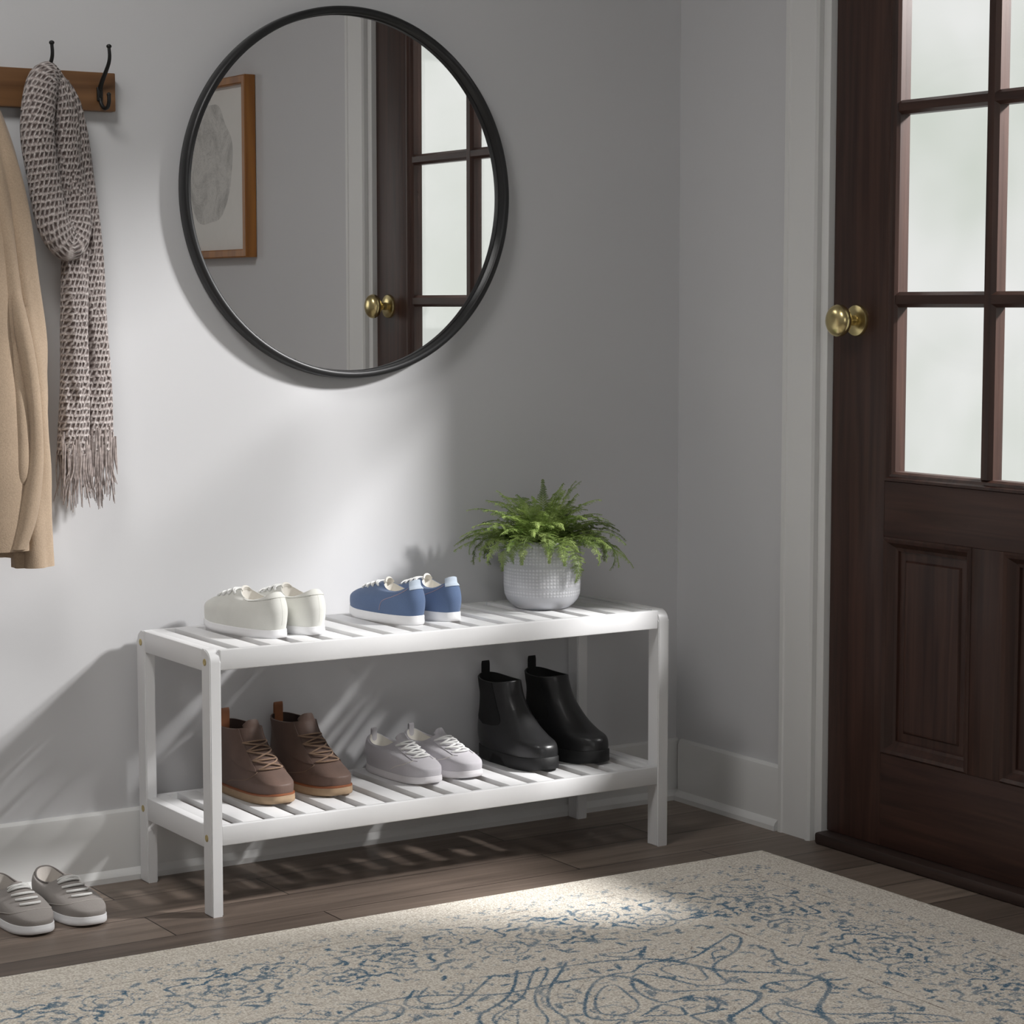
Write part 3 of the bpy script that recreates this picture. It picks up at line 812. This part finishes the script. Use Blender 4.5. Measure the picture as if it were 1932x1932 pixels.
    def patch(nm, m, th0, th1, v0, v1, d, n=16, k2=16, par=None, rise=0, shape=None):
        bm = bmesh.new(); o_, i_ = [], []
        for i in range(n+1):
            f = i/n; v = v0+(v1-v0)*f; a, b = (th0, th1)
            if shape: a, b = shape(f)
            ro, ri = [], []
            for k in range(k2+1):
                th = a+(b-a)*k/k2
                up_ = Vector((0, 0, rise*max(0, (f-.7)/.3)))
                ro.append(U.off(th, v, d)+up_); ri.append(U.off(th, v, -.0015)+up_)
            o_.append(ro); i_.append(ri)
        loft(bm, [a_+b_[::-1] for a_, b_ in zip(o_, i_)], True, True, True)
        return fin(bm, nm, m, par or up)
    def seam(nm, m, pts, r=.0006, par=None, lift=.0004):
        bm = bmesh.new(); pth = [U.off(*catmull(pts, i/8), lift) for i in range((len(pts)-1)*8+1)]
        tube(bm, pth, r, 6); return fin(bm, nm, m, par or up)
    def tab(nm, m, w, h, th, yo=0.):
        """pull loop standing on the back of the collar"""
        p = U.pt(PI, 1); bm = bmesh.new(); rows = []
        for i in range(13):
            a = PI*i/12; zz_ = p.z+h*.55+ (h*.45)*math.sin(a) if 0 < i < 12 else p.z-.018
            yy_ = p.y-.0012+yo+.0028*(1-math.cos(a))
            rows.append((yy_, zz_))
        outer = [[Vector((-w, y, z)), Vector((w, y, z))] for y, z in rows]
        pr = []
        cy = sum(y for y, z in rows)/13
        for (y, z) in rows:
            iy = y+(th if y < cy else -th)*.6; iz = z-th*.7
            pr.append([Vector((-w, y, z)), Vector((w, y, z)), Vector((w, iy, iz)), Vector((-w, iy, iz))])
        loft(bm, pr, True, True, True); return fin(bm, nm, m, up, 40)
    if extra: extra(dict(patch=patch, seam=seam, tab=tab, U=U, fin=fin, t=t, up=up, kind=kind))
    return t

# --- ring tables
LOWR = dict(rings=[(.004, .226, .0385, .018, .018, .020, .06), (.000, .227, .0405, .032, .033, .034, .06), (-.001, .222, .0405, .045, .045, .046, .05), (.000, .199, .038, .055, .053, .0575, .03),
                  (.003, .170, .034, .066, .059, .0645, .0), (.007, .142, .0295, .075, .064, .0725, -.03), (.014, .115, .0240, .082, .065, .080, -.05)],
           sole=.015, tongue=(.62, .42, .010, .008), laces=[.60, .70, .80, .90], lace_th=[.50, .58, .66, .74], bars=True)
LOW = dict(LOWR); LOW['rings'] = [(.004, .226, .0390, .018, .018, .020, .06), (.000, .227, .0405, .032, .031, .030, .06), (-.001, .222, .0405, .045, .042, .036, .05), (.000, .203, .038, .055, .050, .044, .03),
                  (.002, .174, .034, .063, .055, .054, .0), (.004, .145, .030, .069, .057, .066, -.03), (.008, .117, .0255, .072, .057, .079, -.05)]; LOW['ex'] = .78
BOOT = dict(ex=.78, rings=[(.006, .226, .040, .018, .018, .020, .07), (.000, .227, .0425, .034, .034, .036, .07), (-.001, .222, .042, .050, .046, .042, .06), (.000, .202, .040, .066, .058, .053, .04),
                   (.003, .171, .037, .082, .073, .071, .0), (.006, .141, .0345, .098, .091, .093, -.02), (.007, .122, .033, .114, .108, .114, -.03), (.004, .113, .0325, .131, .126, .131, -.03)],
            sole=.016, grow=.004, spring=.005, tongue=(.45, .50, .014, .004), laces=[.50, .60, .70, .80], lace_th=[.60, .66, .72, .78], bars=True, lace_r=.0017)
CHEL = dict(ex=.82, rings=[(.006, .229, .041, .026, .020, .021, .07), (.000, .230, .0435, .040, .036, .038, .07), (-.002, .224, .043, .056, .052, .053, .06), (-.001, .202, .0405, .073, .066, .061, .03),
                   (.004, .170, .037, .092, .084, .079, .0), (.008, .137, .0345, .112, .106, .108, -.02), (.009, .120, .033, .132, .126, .130, -.02), (.006, .110, .0335, .150, .146, .150, -.02), (.004, .106, .034, .166, .158, .162, -.02)],
            sole=.026, grow=.0032, spring=.006, heel=.019)

def ex_white(k):
    k['patch']('collar_band', M['white_shoe'], 0, 0, .80, 1.0, .0012, 10, 40, shape=lambda f: (PI-1.9+.5*(1-f), PI+1.9-.5*(1-f)))
    k['seam']('heel_seam', M['white_shoe'], [(PI, .1), (PI, .45), (PI, .8)], .0004, lift=-.0001)
def ex_blue(k):
    k['patch']('heel_tab', M['blue_tab'], PI-.52, PI+.52, .80, 1.0, .0016, 10, 14, rise=.009)
    k['seam']('seam', M['blue_stitch'], [(2.55, .92), (2.2, .72), (1.85, .42), (1.75, .10)]); k['seam']('seam', M['blue_stitch'], [(-2.55, .92), (-2.2, .72), (-1.85, .42), (-1.75, .10)])
def ex_brown(k):
    k['tab']('pull_tab', M['brown_tab'], .0095, .022, .0022)
    for s in (1, -1):
        k['patch']('lace_flap', M['brown_leather'], 0, 0, .46, 1.0, .0022, 16, 14, shape=lambda f, s=s: (s*(.60+.20*f+.16*(1-f)**3), s*(1.15+.95*(f**.5))) )
        k['seam']('seam', M['brown_lace'], [(s*.72, .47), (s*1.0, .38), (s*1.35, .22), (s*1.75, .10)], .0005)
def ex_grey(k):
    k['tab']('pull_tab', M['grey_shoe'], .006, .012, .0016)
    for s in (1, -1):
        k['patch']('eyestay', M['grey_shoe'], 0, 0, .52, .98, .0012, 12, 8, shape=lambda f, s=s: (s*(.42+.26*f), s*(.62+.28*f)))
        k['seam']('seam', M['white_lining'], [(s*.60, .52), (s*.9, .42), (s*1.15, .28), (s*1.5, .10)], .0006)
def ex_black(k):
    k['tab']('pull_tab', M['black_elastic'], .0085, .024, .0022)
    for s in (1, -1):
        def sh(f, s=s):
            w = .70*min(1, math.sqrt(max(0, 1-(1-min(1, f/.35))**2)))+.02
            c = 2.02-.02*f
            return (s*(c-w), s*(c+w)) if s > 0 else (s*(c+w), s*(c-w))
        k['patch']('elastic_gore', M['black_elastic'], 0, 0, .40, .985, .0010, 24, 14, shape=sh)
def ex_taupe(k):
    U = k['U']
    bm = bmesh.new(); pts = [U.pt(2*PI*i/64, 1)+Vector((0, 0, .0006)) for i in range(12, 53)]; tube(bm, pts, .0021, 7); k['fin'](bm, 'collar_binding', M['taupe_edge'], k['up'])
    k['seam']('toe_seam', M['taupe_stitch'], [(1.62, .12), (1.15, .30), (.62, .48), (.2, .55), (-.2, .55), (-.62, .48), (-1.15, .30), (-1.62, .12)], .0008)

def dic(d, **kw): e = dict(d); e.update(kw); return e
def pair(specs, name, cat, group, kind, sole_m, upper_m, lining_m, lace_m, extra, scale=1.):
    for (label, x, y, z, rz, mir_) in specs:
        shoe(name, label, cat, group, (x, y, z), rz, mir_, kind, sole_m, upper_m, lining_m, lace_m, extra, scale)

# heels towards the camera (toes +y) on the seat; toes towards the camera (-y) on the shelf and floor
pair([('left white low canvas shoe on the bench seat, nearest the bench end', -1.075, -.262, TOPZ, math.radians(10), False),
      ('right white low canvas shoe on the bench seat, between white and blue shoes', -1.000, -.262, TOPZ, math.radians(5), True)],
     'white_shoe', 'shoe', 'pair of white shoes', dic(LOWR, tongue=(.62, .42, .006, .002), tongue_m=M['white_lining']), M['white_rubber'], M['white_shoe'], M['white_lining'], M['lace_white'], ex_white, 1.0)
pair([('left blue canvas shoe on the bench seat, next to the white shoes', -.783, -.252, TOPZ, math.radians(8), False),
      ('right blue canvas shoe on the bench seat, on the fern side', -.703, -.247, TOPZ, math.radians(3), True)],
     'blue_shoe', 'shoe', 'pair of blue shoes', dic(LOWR, sole=.019, tongue_m=M['white_lining']), M['white_rubber'], M['blue_shoe'], M['white_lining'], M['lace_white'], ex_blue, .92)
pair([('left brown lace-up ankle boot on the shelf, half behind the front bench leg', -1.082, -.026, LOWZ, PI+.10, False),
      ('right brown lace-up ankle boot on the shelf, next to the grey shoes', -.968, -.022, LOWZ, PI+.10, True)],
     'ankle_boot', 'boot', 'pair of brown boots', dic(BOOT, welt=M['welt']), M['crepe'], M['brown_leather'], M['brown_dark'], M['brown_lace'], ex_brown, .97)
pair([('left pale grey low shoe on the shelf, next to the brown boots', -.768, -.032, LOWZ, PI+.10, False),
      ('right pale grey low shoe on the shelf, next to the black boots', -.682, -.028, LOWZ, PI+.10, True)],
     'low_shoe', 'shoe', 'pair of pale grey shoes', LOW, M['grey_rubber'], M['grey_shoe'], M['white_lining'], M['lace_white'], ex_grey, .95)
pair([('left black leather slip-on boot on the shelf, next to the grey shoes', -.509, -.034, LOWZ, PI+.06, False),
      ('right black leather slip-on boot on the shelf, at the door end', -.396, -.031, LOWZ, PI+.07, True)],
     'slip_on_boot', 'boot', 'pair of black boots', CHEL, M['black_rubber'], M['black_leather'], M['black_elastic'], None, ex_black, 1.0)
pair([('left taupe canvas shoe on the floor, cut off by the left edge of the photo', -1.545, -.060, 0, PI+.02, False),
      ('right taupe canvas shoe on the floor, nearer the bench leg', -1.455, -.055, 0, PI+.02, True)],
     'canvas_shoe', 'shoe', 'pair of taupe shoes', dic(LOW, sole=.019, tongue=(.55, .5, .004, .004), bars=True, cross=False, lace_r=.0026, laces=[.64, .73, .82, .91], lace_th=[.42, .5, .58, .64]), M['white_rubber'], M['taupe_shoe'], M['taupe_lining'], M['lace_white'], ex_taupe, (1, 1, .84))

# ------------------------------------------------------------------ potted fern
FX, FY = -.455, -.165
fern = thing('potted_fern', 'green fern in a pale dimpled ceramic pot on the bench seat', 'plant', (FX, FY, TOPZ))
bm = bmesh.new()
prof = [(.046, 0), (.052, .002), (.062, .009), (.070, .018), (.0745, .029), (.0762, .046), (.0764, .075), (.0755, .105), (.0735, .128), (.072, .134), (.069, .136), (.066, .133), (.066, .110)]
tot = [0]
for i in range(1, len(prof)): tot.append(tot[-1]+math.hypot(prof[i][0]-prof[i-1][0], prof[i][1]-prof[i-1][1]))
lathe(bm, prof, 96, 'z', (0, 0, 0), True, False, lambda i, j: (j/96, prof[i][1]/.13))
finish(bm, 'pot', M['pot'], fern, 50)
bm = bmesh.new(); lathe(bm, [(.0645, .108), (.060, .114), (.03, .118), (.005, .119)], 32); finish(bm, 'soil', M['soil'], fern, 50)
def frond(az, elev, L, droop, rnd, wmax=.019, r0=.012):
    """arching stem with paired toothed leaflets"""
    bm = bmesh.new(); n = 27
    d = Vector((math.cos(az), math.sin(az), 0)); p = Vector((d.x*r0, d.y*r0, .118)); e = elev; pts = [p.copy()]
    tw = rnd.uniform(-.25, .25)
    for i in range(n):
        e -= droop/n*(.3+1.4*i/n)
        hd = Vector((math.cos(az+tw*i/n), math.sin(az+tw*i/n), 0))
        p = p+(hd*math.cos(e)+Vector((0, 0, math.sin(e))))*(L/n); pts.append(p.copy())
    tube(bm, pts, [.0012-.0009*i/n for i in range(n+1)], 4)
    for i in range(4, n+1):
        t = i/n; w = 1.25*wmax*(.3+.7*min(1, t*3))*(1-t**1.6)+.002
        if t > .98: w = .003
        tan = (pts[min(i+1, n)]-pts[i-1]).normalized(); side = tan.cross(Vector((0, 0, 1)))
        if side.length < .01: side = Vector((-math.sin(az), math.cos(az), 0))
        side.normalize(); nrm = side.cross(tan).normalized()
        for s in (-1, 1):
            b0 = pts[i]; ww = w*rnd.uniform(.8, 1.12)
            dirv = (side*s+tan*.4+nrm*rnd.uniform(-.55, .4)).normalized(); acr = nrm.cross(dirv).normalized(); hl = L/n*.62
            for q, sz in ((.22, 1.), (.5, .85), (.76, .65), (1., .5)):
                c = b0+dirv*ww*q-nrm*(.0025*q*q); ln = ww*.24*sz+.0006
                for e2 in (-1, 1):
                    tp = c+acr*e2*hl*sz+dirv*ln*.5+nrm*rnd.uniform(-.001, .001)
                    vs = [bm.verts.new(k_) for k_ in (c-dirv*ln, c-dirv*ln*.3+acr*e2*hl*sz*.6, tp, c+dirv*ln*.9+acr*e2*hl*sz*.3)]; bm.faces.new(vs)
    finish(bm, 'frond', M['frond'], fern, 0)
rr = random.Random(11)
for k in range(30): frond(2*PI*k/30+rr.uniform(-.12, .12), rr.uniform(.30, .80), rr.uniform(.145, .185), rr.uniform(.8, 1.5), rr)
for k in range(24): frond(2*PI*k/24+rr.uniform(-.15, .15), rr.uniform(.75, 1.15), rr.uniform(.125, .165), rr.uniform(.9, 1.4), rr, .018)
for k in range(18): frond(2*PI*k/18+rr.uniform(-.2, .2), rr.uniform(1.1, 1.5), rr.uniform(.11, .150), rr.uniform(.4, 1.1), rr, .016)
for k in range(24): frond(2*PI*k/24+rr.uniform(-.08, .08), rr.uniform(.55, .95), rr.uniform(.115, .175), rr.uniform(2.3, 3.0), rr, .025, .034)

# ------------------------------------------------------------------ rug
RX0, RX1, RY0, RY1, RT = -2.30, -.158, -1.90, -.490, .008
st_ = .004
nx, ny = int(round((RX1-RX0)/st_))+1, int(round((RY1-RY0)/st_))+1
gx = np.linspace(RX0, RX1, nx); gy = np.linspace(RY0, RY1, ny); X, Y = np.meshgrid(gx, gy)
def stroke(d, w, soft=.003): return np.clip((w-d)/soft+.5, 0, 1)
def motif_maps():
    cx_, cy_ = (RX0+RX1)/2, (RY0+RY1)/2
    U_ = np.abs(X-cx_); V_ = np.abs(Y-cy_)
    ex, ey = (RX1-RX0)/2-U_, (RY1-RY0)/2-V_
    E = np.minimum(ex, ey)                       # distance from the rug edge
    along = np.where(ex < ey, Y, X)
    blue = np.zeros_like(X); brown = np.zeros_like(X)
    rg = np.random.default_rng(5)
    def wob(a, b, s): return np.sin(a*31*s+b*17*s)+.6*np.sin(b*43*s-a*12*s+1.3)+.4*np.sin(a*71*s+b*59*s+.6)
    w0 = wob(X, Y, 1)*.0022
    for d, w in ((.125, .0011), (.135, .0009), (.395, .0011)): brown = np.maximum(brown, .85*stroke(np.abs(E+w0*.3-d), w, .002))
    brown = np.maximum(brown, .5*stroke(np.abs(E-.066+w0*.5), .0007, .002))
    # guard border: small paired flowers
    p = .052; ph = (along/p) % 1-.5
    for dx, de, r in ((.0, .096, .0065), (.011, .088, .0045), (-.011, .088, .0045), (.008, .107, .004), (-.009, .106, .004)):
        blue = np.maximum(blue, .8*stroke(np.hypot(ph*p-dx, E-de+w0), r, .005))
    # main border: rosettes with rings and petals, vines between
    P2 = .30; ph2 = ((along+.07)/P2) % 1-.5; a2 = ph2*P2; e2 = E-.255+w0
    rr_ = np.hypot(a2, e2*1.1); an = np.arctan2(e2, a2)
    for r0, w, am, nn in ((.030, .0036, .004, 6), (.058, .0040, .006, 8), (.088, .0042, .008, 10)):
        blue = np.maximum(blue, .95*stroke(np.abs(rr_+w0-r0-am*np.cos(nn*an)), w, .003)*(np.sin(5*an+r0*90)+1.0 > .25))
    blue = np.maximum(blue, .7*stroke(rr_, .012, .006))
    ph3 = ((along+.07)/P2+.5) % 1-.5; a3 = ph3*P2
    for sgn in (1, -1):
        sp = np.hypot(a3-sgn*.030, E-.255-sgn*.045); sa = np.arctan2(E-.255-sgn*.045, a3-sgn*.030)
        blue = np.maximum(blue, .9*stroke(np.abs(((sp*60+sgn*sa/(2*PI)) % 1)-.5)/60, .0022, .003)*(sp < .045)*(sp > .006))
    # scattered leaves and blossoms
    def scatter(n, cond, rmin, rmax, amp, dst):
        k = 0
        while k < n:
            x, y = rg.uniform(cx_, RX1), rg.uniform(cy_, RY1)
            e = min(RX1-x, RY1-y)
            if not cond(e): k += .2; continue
            r = rg.uniform(rmin, rmax); a = rg.uniform(0, PI); el = rg.uniform(1.2, 2.6)
            for mxx in (1, -1):
                for my in (1, -1):
                    px, py = cx_+mxx*(x-cx_), cy_+my*(y-cy_); aa = a if mxx*my > 0 else PI-a
                    i0, i1 = np.searchsorted(gx, (px-3*r, px+3*r)); j0, j1 = np.searchsorted(gy, (py-3*r, py+3*r))
                    xs, ys = X[j0:j1, i0:i1]-px, Y[j0:j1, i0:i1]-py
                    u = xs*np.cos(aa)+ys*np.sin(aa); v = -xs*np.sin(aa)+ys*np.cos(aa)
                    s = amp*stroke(np.hypot(u/el, v*1.25), r*.62, .004)
                    dst[j0:j1, i0:i1] = np.maximum(dst[j0:j1, i0:i1], s)
            k += 1
    scatter(430, lambda e: .145 < e < .385, .006, .012, .9, blue)
    scatter(950, lambda e: .075 < e < .39, .003, .0065, .8, blue)
    scatter(230, lambda e: e > .41, .006, .013, .85, blue)
    scatter(420, lambda e: e > .41, .003, .0065, .75, blue)
    scatter(60, lambda e: e > .14, .004, .008, .5, brown)
    # field: winding vine outlines (contours of a folded wave field) and medallion
    inside = np.clip((E-.405)/.01, 0, 1)
    u, v = U_, V_
    f1 = np.sin(21*u+2.2*np.sin(11*v+.5))*np.cos(19*v+1.7*np.sin(14*u))+.35*np.sin(37*u-27*v)
    g = np.hypot(*np.gradient(f1, st_))+1e-3
    blue = np.maximum(blue, .95*inside*stroke(np.abs(f1)/g, .0034, .003))
    blue = np.maximum(blue, .9*inside*stroke(np.abs(f1-.62)/g, .0028, .003))
    brown = np.maximum(brown, .7*inside*stroke(np.abs(f1+.55)/g, .0015, .003))
    f2 = np.sin(38*u+1.6*np.sin(23*v))*np.cos(41*v+1.3*np.sin(29*u+.7)); g2_ = np.hypot(*np.gradient(f2, st_))+1e-3
    blue = np.maximum(blue, .85*inside*stroke(np.abs(f2-.55)/g2_, .0024, .003)*(f1 > .1))
    bz = np.clip((E-.15)/.01, 0, 1)*np.clip((.385-E)/.01, 0, 1)
    blue = np.maximum(blue, .75*bz*stroke(np.abs(f2-.35)/g2_, .0022, .003)*(np.sin(61*X+3*np.sin(53*Y)) > -.1))
    med = np.hypot(u/.62, v/.34); ma = np.arctan2(v/.34, u/.62)
    for r0, am in ((.95, .05), (.72, .07)): blue = np.maximum(blue, .9*inside*stroke(np.abs(med-r0-am*np.cos(8*ma))*.4, .0044, .003))
    return blue, brown
bl, br_ = motif_maps()
me = bpy.data.meshes.new('area_rug')
Z_ = np.full(X.shape, RT); edge = np.minimum(np.minimum(X-RX0, RX1-X), np.minimum(Y-RY0, RY1-Y)); Z_ = Z_-np.clip((.006-edge)/.006, 0, 1)**2*.004
top_v = np.stack([X, Y, Z_], -1).reshape(-1, 3); nt_ = len(top_v)
idx = np.arange(nt_).reshape(ny, nx)
quads = np.stack([idx[:-1, :-1], idx[:-1, 1:], idx[1:, 1:], idx[1:, :-1]], -1).reshape(-1, 4)
loop_ = np.concatenate([idx[0, :], idx[1:, -1], idx[-1, -2::-1], idx[-2:0:-1, 0]])
low = top_v[loop_].copy(); low[:, 2] = .0005
li = nt_+np.arange(len(loop_)); nxt = np.roll(np.arange(len(loop_)), -1)
skirt = np.stack([loop_, li, li[nxt], loop_[nxt]], -1)
allv = np.concatenate([top_v, low]); allq = np.concatenate([quads, skirt])
me.vertices.add(len(allv)); me.vertices.foreach_set('co', allv.astype(np.float32).ravel())
me.loops.add(allq.size); me.loops.foreach_set('vertex_index', allq.astype(np.int32).ravel())
me.polygons.add(len(allq)); me.polygons.foreach_set('loop_start', np.arange(0, allq.size, 4, dtype=np.int32))
me.update(calc_edges=True)
ca = me.color_attributes.new('motif', 'FLOAT_COLOR', 'POINT')
colr = np.zeros((len(allv), 4), np.float32); colr[:, 3] = 1; colr[:nt_, 0] = bl.ravel(); colr[:nt_, 1] = br_.ravel()
ca.data.foreach_set('color', colr.ravel())
me.materials.append(M['rug']); me.validate()
rug = bpy.data.objects.new('area_rug', me); C.objects.link(rug)
tag(rug, 'cream area rug with a faded blue floral pattern on the plank floor', 'rug')

# ------------------------------------------------------------------ light
W = bpy.data.worlds.new('daylight'); S.world = W; W.use_nodes = True
nt = W.node_tree; nt.nodes.clear()
out = nt.nodes.new('ShaderNodeOutputWorld'); bg = nt.nodes.new('ShaderNodeBackground')
v = coords(nt, (1, 1, 1), 'Generated')
c1, _ = noise_mix(nt, v, rgb(240, 240, 239), rgb(207, 213, 204), 9, 3, .35, .7, .3)
nt.links.new(c1, bg.inputs[0]); bg.inputs[1].default_value = 1.06
nt.links.new(bg.outputs[0], out.inputs[0])

def area(name, loc, target, power, size, sizey=None, col=(1, 1, 1), spread=PI, shape=None):
    l = bpy.data.lights.new(name, 'AREA'); l.energy = power; l.color = col; l.spread = spread
    l.shape = shape or ('RECTANGLE' if sizey else 'DISK'); l.size = size
    if sizey: l.size_y = sizey
    o = bpy.data.objects.new(name, l); C.objects.link(o); o.location = loc
    o.rotation_euler = (Vector(target)-Vector(loc)).to_track_quat('-Z', 'Y').to_euler()
    return o
area('sun_through_door', (1.40, -2.00, 2.45), (-1.0, -.1, .5), 228, .36, None, (1, .987, .975))
area('added_window_fill', ((WX0+WX1)/2, YF-.3, (WZ0+WZ1)/2), ((WX0+WX1)/2, 0, 1.0), 14, 1.9, 1.3, (1, .99, .97))  # fill lamp outside the unseen window, added to lift the room's ambient light
area('ceiling_fill', (-2.2, -1.2, 2.55), (-2.2, -1.2, 0), 23, .7, None, (1, .985, .96))  # unseen light without a fixture, added as fill for the upper left wall

# ------------------------------------------------------------------ camera
F_, VPR = 4226., 7600.
pitch = math.atan(391/F_); a_ = math.atan((VPR-966)/(F_/math.cos(pitch)))
fh = Vector((math.cos(a_), math.sin(a_), 0)); fwd = fh*math.cos(pitch)-Vector((0, 0, 1))*math.sin(pitch)
cam = bpy.data.cameras.new('camera'); cam.sensor_width = 36; cam.sensor_fit = 'HORIZONTAL'; cam.lens = 36*F_/1932; cam.clip_start = .05
co_ = bpy.data.objects.new('camera', cam); C.objects.link(co_)
co_.location = (-2.866, -3.823, 1.06); co_.rotation_euler = fwd.to_track_quat('-Z', 'Y').to_euler()
S.camera = co_
S.view_settings.view_transform = 'Standard'; S.view_settings.look = 'None'; S.view_settings.exposure = 0; S.view_settings.gamma = 1
S.view_settings.use_curve_mapping = False
S.cycles.max_bounces = 10; S.cycles.diffuse_bounces = 5; S.cycles.transparent_max_bounces = 12
S.cycles.use_denoising = True
S.cycles.sample_clamp_indirect = 6
